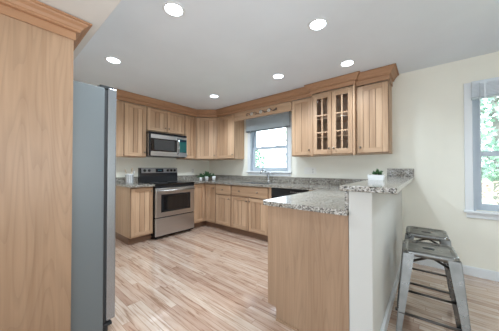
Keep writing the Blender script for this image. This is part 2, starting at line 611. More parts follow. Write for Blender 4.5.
def window(name, op, cas, lab):
    x0, x1, z0, z1 = op
    root = tag(thing(name, None, None, ((x0 + x1) / 2, 0, z0)), lab, None, None, 'structure')
    ox, oz = (x0 + x1) / 2, z0
    def bx(mb, a, ya, za, b, yb, zb, bev=0.0):
        return mb.box(a - ox, ya, za - oz, b - ox, yb, zb - oz, bev=bev)
    c = MB()
    bx(c, x0 - cas, -0.018, z0 - 0.005, x0, -0.001, z1 + cas, 0.003)
    bx(c, x1, -0.018, z0 - 0.005, x1 + cas, -0.001, z1 + cas, 0.003)
    bx(c, x0, -0.018, z1, x1, -0.001, z1 + cas, 0.003)
    c.build('casing', M_TRIM, root)
    s = MB()
    bx(s, x0 - cas - 0.012, -0.048, z0 - 0.028, x1 + cas + 0.012, 0.05, z0 - 0.003, 0.004)
    s.build('sill', M_TRIM, root)
    a = MB()
    bx(a, x0 - cas + 0.01, -0.014, z0 - 0.085, x1 + cas - 0.01, -0.001, z0 - 0.028, 0.002)
    a.build('apron', M_TRIM, root)
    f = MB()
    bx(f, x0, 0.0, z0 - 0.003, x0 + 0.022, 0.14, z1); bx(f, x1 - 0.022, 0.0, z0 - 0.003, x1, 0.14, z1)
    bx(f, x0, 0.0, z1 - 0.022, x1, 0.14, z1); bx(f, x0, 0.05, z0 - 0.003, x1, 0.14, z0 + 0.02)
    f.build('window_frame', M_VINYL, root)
    zm = z0 + (z1 - z0) * 0.46
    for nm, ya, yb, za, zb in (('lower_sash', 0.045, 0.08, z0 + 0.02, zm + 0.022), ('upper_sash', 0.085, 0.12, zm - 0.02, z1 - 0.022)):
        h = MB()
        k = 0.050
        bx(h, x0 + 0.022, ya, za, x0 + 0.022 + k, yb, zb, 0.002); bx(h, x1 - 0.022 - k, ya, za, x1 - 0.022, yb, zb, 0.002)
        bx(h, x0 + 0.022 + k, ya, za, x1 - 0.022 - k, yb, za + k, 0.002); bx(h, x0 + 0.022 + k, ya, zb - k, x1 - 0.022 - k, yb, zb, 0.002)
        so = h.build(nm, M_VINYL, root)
        g = MB()
        bx(g, x0 + 0.02 + k, (ya + yb) / 2 - 0.002, za + k - 0.002, x1 - 0.02 - k, (ya + yb) / 2 + 0.002, zb - k + 0.002)
        g.build('pane', M_GLASS, so)
    l = MB()
    for t in (0.3, 0.7):
        xx = x0 + (x1 - x0) * t
        bx(l, xx - 0.025, 0.045, zm + 0.022, xx + 0.025, 0.075, zm + 0.035, 0.002)
    l.build('sash_lock', M_VINYL, root)
    return root
window('window_1', W1, 0.065, 'white double-hung kitchen window above the sink')
window('window_2', W2, 0.065, 'white double-hung dining window at the right edge')

# ------------------------------------------------------------------ cabinet builders
# local frame of a cabinet: x to the right seen from the front, front towards -y, back at y = 0
def knob(parent, x, z, y=0.0):
    MB().lathe([(0.006, 0), (0.006, 0.012), (0.013, 0.017), (0.015, 0.022), (0.011, 0.028), (0.002, 0.030)],
               (x, y, z), 14, axis='y').build('knob', M_NICKEL, parent)

def plank_door(parent, x, z, w, h, y, knob_at=None, planks=3, name='door', st=0.055, gp=0.0026):
    """frame of stiles and rails round grooved upright boards; origin lower left of the back face"""
    t = 0.020
    m = MB()
    m.box(0, -t, 0, st, 0, h, 0, 0.0025); m.box(w - st, -t, 0, w, 0, h, 0, 0.0025)
    m.box(st, -t, 0, w - st, 0, st, 1, 0.0025); m.box(st, -t, h - st, w - st, 0, h, 1, 0.0025)
    pw = (w - 2 * st) / planks
    for i in range(planks):
        m.box(st + i * pw + gp, -t + 0.006, st, st + (i + 1) * pw - gp, -0.003, h - st, 0, 0.0018)
    m.box(st, -0.006, st, w - st, -0.001, h - st, 2)  # dark backing, groove shade put into its colour
    m.box(-0.005, -0.005, -0.005, w + 0.005, -0.0006, h + 0.005, 2)      # dark strip painted in for the shade round the door
    d = m.build(name, [M_WOOD, M_WOODX, M_GAP], parent, (x, y, z))
    if knob_at:
        knob(d, knob_at[0], knob_at[1], -t)
    return d

def drawer_front(parent, x, z, w, h, y, knobs):
    m = MB()
    m.box(0, -0.020, 0, w, 0, h, 0, 0.004)
    m.box(-0.005, -0.005, -0.005, w + 0.005, -0.0006, h + 0.005, 1)  # dark strip painted in for the shade round the drawer front
    d = m.build('drawer', [M_WOODX, M_GAP], parent, (x, y, z))
    for k in knobs:
        knob(d, k, h / 2, -0.020)
    return d

UZ, UT = 1.361, 2.247          # wall cabinets: underside and top
def wall_cabinet(label, loc, rz, w, doors, z0=UZ, z1=UT, depth=0.309, side_r=0.0, planks=3, knob_z=0.07, st=0.055):
    root = thing('wall_cabinet', label, 'cabinet', (loc[0], loc[1], z0), rz, 'wooden wall cabinets')
    h = z1 - z0
    d = depth - 0.021
    MB().box(0.001, -d, 0, w - 0.001, -0.001, h, 0, 0.001).build('cabinet_body', M_WOOD, root)
    for (a, b, kx) in doors:
        plank_door(root, a, 0.012, b - a, h - 0.024, -d - 0.0005, (kx * (b - a) if kx >= 0 else (b - a) + kx * 0, knob_z) if False else
                   ((b - a) - 0.03 if kx > 0.5 else 0.03, knob_z), planks, st=st, gp=0.0018 if loc[0] > 2 else 0.0026)
    return root

R90 = PI / 2
# wall A (left wall): local x runs towards the sink wall
wall_cabinet('wooden wall cabinet with one plank door left of the microwave', (0, -2.140), R90, 0.495, [(0.141, 0.487, 1)], st=0.06)
wall_cabinet('short two-door wooden cabinet right above the microwave', (0, -1.645), R90, 0.76, [(0.012, 0.374, 1), (0.386, 0.748, 0)],
             z0=1.830)
wall_cabinet('narrow one-door wooden wall cabinet between microwave and corner', (0, -0.885), R90, 0.275, [(0.012, 0.263, 0)], planks=2)
# diagonal corner cabinet
cc = thing('corner_wall_cabinet', 'diagonal corner wall cabinet above the potted plants', 'cabinet', (0, 0, UZ), 0, 'wooden wall cabinets')
hC = UT - UZ
MB().prism([(0.001, -0.001), (0.609, -0.001), (0.609, -0.295), (0.295, -0.609), (0.001, -0.609)], 'z', 0, hC).build('cabinet_body', M_WOOD, cc)
dw = math.hypot(0.314, 0.314)
cdoor = plank_door(cc, 0, 0, dw - 0.05, hC - 0.024, 0, (dw - 0.05 - 0.03, 0.07), 3)
cdoor.location = (0.295 + 0.025 * 0.7071 + 0.0007, -0.609 + 0.025 * 0.7071 - 0.0007, 0.012)
cdoor.rotation_euler = (0, 0, PI / 4)
# wall B (sink wall)
wall_cabinet('wooden wall cabinet left of the sink window', (0.611, 0), 0, 0.511, [(0.012, 0.503, 1)], st=0.06)
wall_cabinet('wooden wall cabinet between the sink window and the glass doors', (2.379, 0), 0, 0.354, [(0.008, 0.336, 1)], planks=2)
wall_cabinet('wooden wall cabinet at the right end beside bare wall', (3.334, 0), 0, 0.364, [(0.018, 0.356, 0)], st=0.062)

# cabinet with glass doors, stepping forward
GX0, GX1, GD = 2.735, 3.331, 0.365
gc = thing('glass_door_cabinet', 'wall cabinet with two glazed muntin doors and shelves inside', 'cabinet', (GX0, 0, UZ), 0, 'wooden wall cabinets')
gw, gh, gd = GX1 - GX0, UT - UZ + 0.012, GD - 0.021
m = MB()
m.box(0, -gd, 0, 0.018, -0.001, gh); m.box(gw - 0.018, -gd, 0, gw, -0.001, gh)
m.box(0.018, -gd, 0, gw - 0.018, -0.001, 0.018); m.box(0.018, -gd, gh - 0.018, gw - 0.018, -0.001, gh)
m.box(0.018, -0.010, 0.018, gw - 0.018, -0.001, gh - 0.018)
m.box(gw / 2 - 0.018, -gd, 0.018, gw / 2 + 0.018, -gd + 0.018, gh - 0.018)
m.build('cabinet_body', M_WOOD, gc)
for zz in (0.25, 0.52):
    MB().box(0.019, -gd + 0.03, zz, gw - 0.019, -0.011, zz + 0.016).build('shelf', M_WOODX, gc)
for i in range(2):
    a, b = (0.030, gw / 2 - 0.003) if i == 0 else (gw / 2 + 0.003, gw - 0.030)
    dwid, dh, st = b - a, gh - 0.036, 0.056
    m = MB()
    m.box(0, -0.02, 0, st, 0, dh, 0, 0.0025); m.box(dwid - st, -0.02, 0, dwid, 0, dh, 0, 0.0025)
    m.box(st, -0.02, 0, dwid - st, 0, st + 0.01, 1, 0.0025); m.box(st, -0.02, dh - st - 0.01, dwid - st, 0, dh, 1, 0.0025)
    d = m.build('door', [M_WOOD, M_WOODX], gc, (a, -gd - 0.0005, 0.014))
    mu = MB()
    iw, ih = dwid - 2 * st, dh - 2 * st - 0.02
    mu.box(dwid / 2 - 0.009, -0.018, st + 0.01, dwid / 2 + 0.009, -0.004, dh - st - 0.01)
    for k in (1, 2):
        zc = st + 0.01 + ih * k / 3
        mu.box(st, -0.0175, zc - 0.009, dwid - st, -0.0045, zc + 0.009)
    mu.build('muntin', M_WOOD, d)
    MB().box(st - 0.004, -0.0035, st, dwid - st + 0.004, -0.0015, dh - st).build('glass_pane', M_GLASS, d)
    knob(d, dwid - 0.028 if i == 0 else 0.028, 0.075, -0.02)
for i in range(2):
    xa = -0.0005 if i == 0 else gw - 0.0255
    p = MB()
    p.box(xa, -gd - 0.024, -0.018, xa + 0.026, -gd - 0.0005, gh, 0, 0.003)
    p.build('pilaster', M_WOOD, gc)

# valance over the window and its ornament
vl = tag(MB().box(1.1235, -0.308, 2.095, 2.3775, -0.288, 2.246, 0, 0.002).build('valance', M_WOODX),
         'plain wooden valance board bridging the cabinets above the window', 'valance')
orn = thing('scroll_ornament', 'small dark scroll ornament with white petals on the valance board', 'ornament', (1.76, -0.308, 2.172))
wire = MB()
wire.tube([(-0.33 + 0.66 * i / 40, -0.006, 0.022 * math.sin(i * 0.63)) for i in range(41)], 0.006, 6)
for i in range(7):
    cx_ = -0.30 + 0.10 * i
    wire.tube([(cx_ + 0.020 * math.cos(a * 0.6) * (1 - a / 14), -0.006, (0.018 if i % 2 else -0.018) + 0.020 * math.sin(a * 0.6) * (1 - a / 14)) for a in range(11)], 0.0045, 6)
wire.build('scroll', M_ORN, orn)
for k, cx_ in enumerate((-0.19, 0.015, 0.19)):
    pt = MB()
    for j in range(6):
        a = j * PI / 3
        pt.lathe([(0.003, 0), (0.014, 0.005), (0.012, 0.010), (0.002, 0.012)], (cx_ + 0.022 * math.cos(a), -0.004, 0.018 * math.sin(a)), 8, axis='y')
    pt.build('petals', M_ORNW, orn)
MB().lathe([(0.018, 0), (0.022, 0.006), (0.016, 0.012), (0.003, 0.016)], (0.335, 0, 0.0), 14, axis='y').build('rosette', M_ORN, orn)

# crown mouldings
def crown_prof(z0, z1, out):
    h = z1 - z0
    k = out / 0.08
    return [(0.0, z0), (0.008, z0), (0.008, z0 + 0.42 * h), (0.028, z0 + 0.44 * h), (0.028, z0 + 0.54 * h), (0.034, z0 + 0.57 * h),
            (0.044 * k, z0 + 0.70 * h), (0.060 * k, z0 + 0.82 * h), (0.064 * k, z0 + 0.88 * h),
            (out, z0 + 0.90 * h), (out, z0 + 0.97 * h), (out - 0.014, z0 + 0.97 * h), (out - 0.014, z1), (0.0, z1)]
F = 0.310
t225 = math.tan(PI / 8)
path = [(0.002, -2.141), (F, -2.141), (F, -0.612 - t225 * (F - 0.295)), (0.612 + t225 * (F - 0.295), -F), (2.733, -F)]
tag(MB().sweep(path, crown_prof(2.2475, H - 0.001, 0.08), 0, [0, 1, 0, 0]).build('crown_moulding', [M_CROWN, M_CROWNY]),
    'long wooden crown moulding wrapping the corner from fridge side to window', 'crown moulding', 'wooden crown mouldings')
tag(MB().sweep([(2.7345, -0.002), (2.7345, -GD - 0.003), (3.3315, -GD - 0.003), (3.3315, -0.002)], crown_prof(2.2595, H - 0.001, 0.075), 0, [1, 0, 1]).build('crown_moulding', [M_CROWN, M_CROWNY]),
    'stepped-forward crown moulding above the glass-door cabinet', 'crown moulding', 'wooden crown mouldings')
tag(MB().sweep([(3.3325, -F), (3.699, -F), (3.699, -0.002)], crown_prof(2.2475, H - 0.001, 0.08), 0, [0, 1]).build('crown_moulding', [M_CROWN, M_CROWNY]),
    'short crown moulding at the right end with return to the bare wall', 'crown moulding', 'wooden crown mouldings')

# ------------------------------------------------------------------ base cabinets
CT0, CT1 = 0.880, 0.914
BH = CT0 - 0.001
def base_cabinet(label, loc, rz, w, depth=0.599, toe=0.105, hollow=False):
    root = thing('base_cabinet', label, 'cabinet', (loc[0], loc[1], 0), rz, 'wooden base cabinets')
    d = depth - 0.021
    if hollow:
        cb = MB()
        cb.box(0.001, -d, toe, 0.019, -0.001, BH); cb.box(w - 0.065, -d, toe, w - 0.001, -0.001, BH)
        cb.box(0.019, -d, toe, w - 0.065, -0.001, toe + 0.018); cb.box(0.019, -0.012, toe + 0.018, w - 0.065, -0.001, BH)
        cb.box(0.019, -d, toe + 0.018, w - 0.065, -d + 0.018, BH)
        cb.build('cabinet_body', M_WOOD, root)
    else:
        MB().box(0.001, -d, toe, w - 0.001, -0.001, BH, 0, 0.001).build('cabinet_body', M_WOOD, root)
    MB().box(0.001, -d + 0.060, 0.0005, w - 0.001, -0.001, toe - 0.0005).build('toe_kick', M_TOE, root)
    return root, -d - 0.0005

c1, fy = base_cabinet('wooden base cabinet with one tall door left of the stove', (0, -2.015), R90, 0.355)
plank_door(c1, 0.010, 0.125, 0.333, 0.735, fy, (0.333 - 0.03, 0.68), 3)
# corner unit with two hinged-together doors
ck = thing('corner_base_cabinet', 'corner base cabinet with two doors meeting at right angles', 'cabinet', (0, 0, 0), 0, 'wooden base cabinets')
MB().prism([(0.001, -0.001), (0.900, -0.001), (0.900, -0.578), (0.578, -0.578), (0.578, -0.889), (0.001, -0.889)], 'z', 0.105, BH).build('cabinet_body', M_WOOD, ck)
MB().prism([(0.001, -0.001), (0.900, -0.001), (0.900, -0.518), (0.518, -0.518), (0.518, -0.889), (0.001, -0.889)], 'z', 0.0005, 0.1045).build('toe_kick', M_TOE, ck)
dA = plank_door(ck, 0, 0, 0.272, 0.735, 0, None, 2)
dA.location = (0.5785, -0.880, 0.125); dA.rotation_euler = (0, 0, R90)
dB = plank_door(ck, 0, 0, 0.288, 0.735, 0, (0.26, 0.66), 2)
dB.location = (0.604, -0.5785, 0.125)
c2, fy = base_cabinet('narrow base cabinet with drawer and door left of the sink', (0.901, 0), 0, 0.415)
drawer_front(c2, 0.010, 0.690, 0.395, 0.168, fy, (0.1975,))
plank_door(c2, 0.010, 0.125, 0.395, 0.545, fy, (0.36, 0.49), 3)
c3, fy = base_cabinet('wide sink base cabinet with false drawer front and two doors', (1.317, 0), 0, 0.865, hollow=True)
drawer_front(c3, 0.012, 0.690, 0.790, 0.168, fy, (0.20, 0.59))
plank_door(c3, 0.012, 0.125, 0.391, 0.545, fy, (0.391 - 0.03, 0.49), 3)
plank_door(c3, 0.411, 0.125, 0.391, 0.545, fy, (0.03, 0.49), 3)
# filler between dishwasher and peninsula
fl = thing('corner_filler_cabinet', 'narrow wooden filler right of the dishwasher', 'cabinet', (2.800, 0, 0), 0, 'wooden base cabinets')
MB().box(0.001, -0.59, 0.105, 0.866, -0.001, BH).build('cabinet_body', M_WOOD, fl)
MB().box(0.001, -0.52, 0.0005, 0.866, -0.001, 0.1045).build('toe_kick', M_TOE, fl)
# peninsula: cabinets face the kitchen (-x)
pc = thing('peninsula_cabinet', 'peninsula cabinet with tall plain wooden end panel', 'cabinet', (3.667, -0.592, 0), -R90, 'wooden base cabinets')
# local: x runs towards -y of the room, front towards -x of the room
PL = 1.953 - 0.592
MB().box(0.001, -0.585, 0.105, PL - 0.02, -0.001, BH).build('cabinet_body', M_WOOD, pc)
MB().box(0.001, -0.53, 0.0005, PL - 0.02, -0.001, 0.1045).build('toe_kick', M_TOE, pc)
for i in range(2):
    a = 0.03 + i * 0.655
    drawer_front(pc, a, 0.690, 0.64, 0.168, -0.5855, (0.32,))
    plank_door(pc, a, 0.125, 0.317, 0.545, -0.5855, (0.287, 0.49), 3)
    plank_door(pc, a + 0.323, 0.125, 0.317, 0.545, -0.5855, (0.03, 0.49), 3)
ep = MB().prism([(-0.607, 0.102), (-0.530, 0.102), (-0.530, 0.0005), (-0.001, 0.0005), (-0.001, BH), (-0.607, BH)], 'x', PL - 0.0195, PL)
ep.build('end_panel', M_PANEL, pc)
MB().box(PL, -0.528, 0.0005, PL + 0.010, -0.001, 0.016).build('shoe_moulding', M_PANEL, pc)

# ------------------------------------------------------------------ granite tops
g1 = thing('countertop', 'short granite countertop left of the stove', 'countertop', (0, -1.84, CT0), 0, 'speckled granite tops')
MB().box(0.001, -0.190, 0, 0.640, 0.182, CT1 - CT0, 0, 0.004, 2).build('slab', M_GRAN, g1)
MB().box(0.001, -0.175, CT1 - CT0, 0.020, 0.182, 0.138, 0, 0.002).build('backsplash', M_GRAN, g1)
g2 = thing('countertop', 'long granite countertop running from the stove past the sink onto the peninsula', 'countertop', (1.75, -0.32, CT0), 0, 'speckled granite tops')
ox, oy = 1.75, -0.32
SX0, SX1, SY0, SY1 = 1.42, 2.06, -0.54, -0.13
s = MB()
tz = CT1 - CT0
def slab(a, b, c, d):
    s.box(a - ox, b - oy, 0, c - ox, d - oy, tz)
slab(0.001, -0.888, 0.640, -0.645); slab(0.001, -0.645, SX0, -0.001)
slab(SX0, -0.645, SX1, SY0); slab(SX0, SY1, SX1, -0.001); slab(SX1, -0.645, 3.025, -0.001)
slab(3.025, -0.645, 3.666, -0.001)
s.prism([(3.025 - ox, -0.645 - oy), (3.025 - ox, -1.963 - oy), (3.031 - ox, -1.977 - oy), (3.045 - ox, -1.983 - oy),
         (3.666 - ox, -1.983 - oy), (3.666 - ox, -0.645 - oy)], 'z', 0, tz)
s.build('slab', M_GRAN, g2)
bs = MB()
bs.box(0.001 - ox, -0.888 - oy, tz, 0.020 - ox, -0.021 - oy, tz + 0.104, 0, 0.002)
bs.box(0.001 - ox, -0.020 - oy, tz, 3.645 - ox, -0.001 - oy, tz + 0.104, 0, 0.002)
bs.build('backsplash', M_GRAN, g2)
MB().box(3.646 - ox, -1.953 - oy, tz, 3.667 - ox, -0.001 - oy, 1.0325 - CT0, 0, 0.001).build('riser', M_GRAN, g2)
g3 = thing('bar_counter', 'raised granite bar top on the white half wall', 'bar counter', (3.775, -1.0, 1.033), 0, 'speckled granite tops')
MB().box(3.626 - 3.775, -0.999, 0, 3.923 - 3.775, 0.999, 0.033, 0, 0.006, 2).build('slab', M_GRAN, g3)
MB().box(3.640 - 3.775, 0.980, 0.0332, 3.923 - 3.775, 0.999, 0.134, 0, 0.002).build('backsplash', M_GRAN, g3)

# sink and faucet
sk = thing('sink', 'stainless undermount sink below the kitchen window', 'sink', ((SX0 + SX1) / 2, (SY0 + SY1) / 2, 0.70))
m = MB()
hw, hd, dp = (SX1 - SX0) / 2 - 0.001, (SY1 - SY0) / 2 - 0.001, 0.206
m.box(-hw, -hd, 0, hw, hd, 0.004); m.box(-hw, -hd, 0.004, -hw + 0.004, hd, dp); m.box(hw - 0.004, -hd, 0.004, hw, hd, dp)
m.box(-hw + 0.004, -hd, 0.004, hw - 0.004, -hd + 0.004, dp); m.box(-hw + 0.004, hd - 0.004, 0.004, hw - 0.004, hd, dp)
m.build('basin', M_STEEL, sk)
MB().lathe([(0.042, 0.0045), (0.042, 0.007), (0.030, 0.008), (0.004, 0.008)], (0, 0, 0), 18).build('drain', M_CHROME, sk)
fc = thing('faucet', 'chrome single-lever faucet behind the kitchen sink', 'faucet', (1.78, -0.085, CT1))
MB().lathe([(0.030, 0), (0.030, 0.006), (0.022, 0.012), (0.020, 0.10), (0.024, 0.125), (0.018, 0.15), (0.004, 0.155)]).build('faucet_body', M_CHROME, fc)
MB().tube([(0, 0, 0.10), (-0.01, -0.03, 0.17), (-0.02, -0.07, 0.215), (-0.03, -0.12, 0.225), (-0.04, -0.165, 0.20), (-0.045, -0.185, 0.165)],
          [0.015, 0.014, 0.013, 0.013, 0.015, 0.017], 12).build('spout', M_CHROME, fc)
MB().tube([(0, 0, 0.14), (0.03, 0.005, 0.165), (0.075, 0.01, 0.18)], [0.010, 0.008, 0.007], 10).build('lever', M_CHROME, fc)

# dishwasher
dwr = thing('dishwasher', 'black dishwasher under the counter right of the sink', 'dishwasher', (2.184, 0, 0))
MB().box(0.003, -0.57, 0.0005, 0.611, -0.01, BH - 0.002).build('tub_casing', M_RUBBER, dwr)
d = MB().box(0.004, -0.598, 0.115, 0.610, -0.571, 0.735, 0, 0.004).build('door', M_BLACK, dwr)
p = MB().box(0.004, -0.604, 0.740, 0.610, -0.571, 0.870, 0, 0.005).build('control_panel', M_BLACK, dwr)
MB().box(0.18, -0.618, 0.755, 0.43, -0.6042, 0.775, 0, 0.004).build('handle', M_BLACK, p)
for i in range(6):
    MB().box(0.34 + i * 0.035, -0.606, 0.825, 0.355 + i * 0.035, -0.6042, 0.833).build('button', M_STEEL, p)

# ------------------------------------------------------------------ stove (local frame like a cabinet on wall A)
sv = thing('stove', 'stainless electric range with black glass cooktop', 'stove', (0, -1.656, 0), R90)
SW = 0.758
MB().box(0.002, -0.615, 0.03, SW - 0.002, -0.022, 0.895, 0, 0.002).build('range_body', M_BLACK, sv)
ct = MB().box(0.001, -0.660, 0.8955, SW - 0.001, -0.076, 0.917, 0, 0.005, 2).build('cooktop', M_BGLASS, sv)
for (bx_, by_, r) in ((0.19, -0.50, 0.105), (0.56, -0.50, 0.085), (0.19, -0.23, 0.085), (0.56, -0.23, 0.105)):
    MB().lathe([(r, 0.9171), (r, 0.9176), (r - 0.004, 0.9177), (0.01, 0.9177)], (bx_, by_, 0), 28).build('burner_ring', M_RUBBER, ct)
MB().box(0.002, -0.646, 0.845, SW - 0.002, -0.6155, 0.8945, 0, 0.003).build('manifold_strip', M_BLACK, sv)
od = MB().box(0.004, -0.655, 0.362, SW - 0.004, -0.6155, 0.842, 0, 0.006, 2).build('oven_door', M_STEEL, sv)
MB().box(0.095, -0.658, 0.440, SW - 0.095, -0.6552, 0.735, 0, 0.001).build('door_surround', M_BLACK, od)
MB().box(0.135, -0.6595, 0.470, SW - 0.135, -0.6582, 0.705).build('oven_window', M_BGLASS, od)
hd_ = MB()
hd_.tube([(0.03, -0.700, 0.800), (SW - 0.03, -0.700, 0.800)], 0.013, 14)
for hx in (0.06, SW - 0.06):
    hd_.box(hx - 0.012, -0.698, 0.792, hx + 0.012, -0.654, 0.808, 0, 0.003)
hd_.build('handle', M_STEEL, od)
MB().box(0.004, -0.652, 0.055, SW - 0.004, -0.6155, 0.345, 0, 0.006, 2).build('drawer', M_STEEL, sv)
for fx_ in (0.05, SW - 0.05):
    for fy_ in (-0.57, -0.08):
        MB().lathe([(0.018, 0.0005), (0.018, 0.03)], (fx_, fy_, 0), 10).build('levelling_foot', M_RUBBER, sv)
bgd = MB().prism([(-0.003, 0.896), (-0.075, 0.896), (-0.075, 1.02), (-0.053, 1.175), (-0.003, 1.182)], 'x', 0.002, SW - 0.002).build('backguard', M_BLACK, sv)
# sloping stainless face
fa = MB()
def onface(z, off=0.0):
    t = (z - 1.02) / (1.178 - 1.02)
    return -0.075 + 0.022 * t - off
fa.prism([(onface(1.085), 1.085), (onface(1.085, 0.004), 1.085), (onface(1.172, 0.004), 1.172), (onface(1.172), 1.172)], 'x', 0.035, SW - 0.012)
fa.build('control_fascia', M_CONSOLE, bgd)
dz = MB()
dz.prism([(onface(1.095, 0.0045), 1.095), (onface(1.095, 0.007), 1.095), (onface(1.162, 0.007), 1.162), (onface(1.162, 0.0045), 1.162)], 'x', 0.30, 0.455)
dz.build('clock_display', M_DISPLAY, bgd)
dg = MB()
for i in range(4):
    dg.box(0.345 + i * 0.018 + (0.006 if i > 1 else 0), onface(1.132, 0.0085), 1.122, 0.356 + i * 0.018 + (0.006 if i > 1 else 0), onface(1.132, 0.0072), 1.142)
dg.build('clock_digits', M_LED, bgd)
for kx in (0.09, 0.175, 0.545, 0.620, 0.695):
    MB().lathe([(0.026, 0), (0.025, 0.012), (0.020, 0.024), (0.004, 0.026)], (kx, onface(1.130, 0.0045), 1.130), 16, axis='y').build('control_knob', M_BLACK, bgd)

# ------------------------------------------------------------------ microwave
mw = thing('microwave', 'stainless over-the-range microwave hung under the short cabinet', 'microwave', (0, -1.656, 1.378), R90)
MWH = 0.430
MB().box(0.001, -0.365, 0, 0.759, -0.002, MWH, 0, 0.003).build('microwave_casing', M_BLACK, mw)
gr = MB()
gr.box(0.002, -0.395, 0.392, 0.758, -0.3655, MWH, 0, 0.003)
for i in range(3):
    gr.box(0.03, -0.398, 0.399 + i * 0.011, 0.73, -0.3952, 0.403 + i * 0.011)
gr.build('vent_grille', M_BLACK, mw)
dr = MB().box(0.002, -0.400, 0.012, 0.575, -0.3655, 0.389, 0, 0.004).build('door', M_STEEL, mw)
MB().box(0.041, -0.403, 0.092, 0.540, -0.4002, 0.320, 0, 0.001).build('door_window', M_BGLASS, dr)
MB().box(0.002, -0.4025, 0.012, 0.040, -0.4002, 0.389, 0, 0.001).build('door_edge_trim', M_BLACK, dr)
MB().box(0.100, -0.4045, 0.115, 0.490, -0.4032, 0.298).build('mesh_screen', M_SCREEN, dr)
MB().tube([(0.555, -0.401, 0.06), (0.555, -0.440, 0.085), (0.555, -0.452, 0.21), (0.555, -0.440, 0.335), (0.555, -0.401, 0.36)], 0.012, 10).build('handle', M_CHROME, dr)
cp = MB().box(0.578, -0.400, 0.012, 0.758, -0.3655, 0.389, 0, 0.004).build('control_panel', M_STEEL, mw)
MB().box(0.590, -0.403, 0.095, 0.748, -0.4002, 0.345, 0, 0.001).build('keypad', M_MWPAD, cp)
MB().box(0.600, -0.4045, 0.300, 0.738, -0.4032, 0.335).build('clock_display', M_DISPLAY, cp)

# ------------------------------------------------------------------ fridge and its enclosure
fr = thing('fridge', 'tall grey fridge standing in the wooden enclosure', 'fridge', (1.830, -3.229, 0), 0)
# local: doors face +y; room x = local x + 1.830, room y = local y - 3.229
MB().box(-0.450, -0.40, 0.004, 0.452, 0.372, 1.745, 0, 0.008, 2).build('fridge_body', M_FRIDGE, fr)
MB().box(-0.440, 0.3725, 0.075, 0.444, 0.389, 1.735).build('door_gasket', M_RUBBER, fr)
for i in range(2):
    a, b = (-0.450, -0.055) if i == 0 else (-0.049, 0.452)
    dd = MB().box(a, 0.3895, 0.085, b, 0.448, 1.752, 0, 0.008, 2).build('door', M_FDOOR, fr)
    hx = -0.085 if i == 0 else -0.020
    hh = MB()
    hh.tube([(hx, 0.447, 0.62), (hx, 0.492, 0.65), (hx, 0.492, 1.45), (hx, 0.447, 1.48)], 0.012, 10)
    hh.build('handle', M_STEEL, dd)
hg = MB()
hg.box(0.360, 0.330, 1.7455, 0.445, 0.388, 1.753); hg.box(0.380, 0.345, 1.7532, 0.440, 0.432, 1.766, 0, 0.003)
hg.build('hinge_cover', M_RUBBER, fr)
MB().box(-0.440, 0.3722, 0.004, 0.440, 0.384, 0.060).build('toe_grille', M_RUBBER, fr)
lf = MB()
lf.box(0.395, 0.3725, 0.045, 0.448, 0.430, 0.066, 0, 0.004)
lf.lathe([(0.02, 0.0005), (0.02, 0.045)], (0.42, 0.39, 0), 12)
lf.build('hinge_foot', M_RUBBER, fr)

en = thing('fridge_enclosure', 'tall wooden fridge surround with plain side panel and crown', 'cabinet', (1.822, -3.645, 0))
# local: room x = local x + 1.822, room y = local y - 3.645
MB().box(0.463, 0.001, 0.0005, 0.480, 0.605, 2.010, 0, 0.001).build('side_panel', M_PANEL, en)
MB().box(-0.480, 0.001, 0.0005, -0.458, 0.605, 2.010, 0, 0.001).build('side_panel', M_PANEL, en)
MB().box(-0.4575, 0.001, 1.80, 0.4575, 0.583, 2.010).build('cabinet_body', M_WOOD, en)
for i in range(2):
    dd = plank_door(en, 0, 0, 0.450, 0.190, 0, None, 4, st=0.045)
    dd.location = ((-0.002 if i == 0 else 0.452), 0.5835, 1.808)
    dd.rotation_euler = (0, 0, PI)
cr = MB().sweep([(0.4805, 0.001), (0.4805, 0.606), (-0.4805, 0.606), (-0.4805, 0.001)], crown_prof(1.995, 2.109, 0.078), 0, [1, 0, 1])
crn = cr.build('crown_moulding', [M_CROWN, M_CROWNY], en)
MB().box(-0.480, 0.001, 2.0105, 0.480, 0.605, 2.108).build('crown_backing', M_CROWN, en)

# ------------------------------------------------------------------ ceiling lights
def ceiling_light():
    r = thing('ceiling_light', 'x', 'ceiling light', (0, 0, H), 0, 'recessed ceiling lights')
    MB().lathe([(0.084, -0.0005), (0.084, -0.003), (0.078, -0.006), (0.066, -0.007), (0.063, -0.0005)], n=32).build('trim_ring', M_TRIM, r)
    MB().lathe([(0.0625, -0.002), (0.0625, -0.0075), (0.04, -0.009), (0.004, -0.0095)], n=32).build('lens', M_LAMP, r)
    sd = bpy.data.lights.new('lamp_beam', 'SPOT')
    sd.energy = LAMP
    sd.color = (0.80, 0.915, 1.0)
    sd.spot_size = math.radians(156)
    sd.spot_blend = 0.85
    sd.shadow_soft_size = 0.055
    so = bpy.data.objects.new('lamp_beam', sd)
    COL.objects.link(so)
    so.parent = r
    so.location = (0, 0, -0.075)
    return r
LP = [(2.555, -2.485, 'recessed ceiling light closest to the camera at the top edge'),
      (3.343, -1.613, 'recessed ceiling light above the near end of the bar'),
      (1.326, -2.495, 'recessed ceiling light in front of the fridge top'),
      (2.534, -0.949, 'recessed ceiling light above the dishwasher side of the floor'),
      (3.341, -0.738, 'recessed ceiling light in front of the glass-door cabinet'),
      (1.279, -0.965, 'recessed ceiling light nearest the corner cabinet'),
      (5.000, -1.700, 'added unseen fill light over the dining floor right of the stools'),  # this and the next two are added out of view as fill
      (5.000, -3.600, 'added unseen fill light behind the dining floor'),
      (2.600, -5.000, 'added unseen fill light in the room behind the fridge wall')]
LAMP_GAIN = (0.95, 0.75, 1.35, 1.1, 0.5, 1.5, 1.0, 1.0, 1.0)       # power weight per lamp, set to even out the light
proto = ceiling_light()
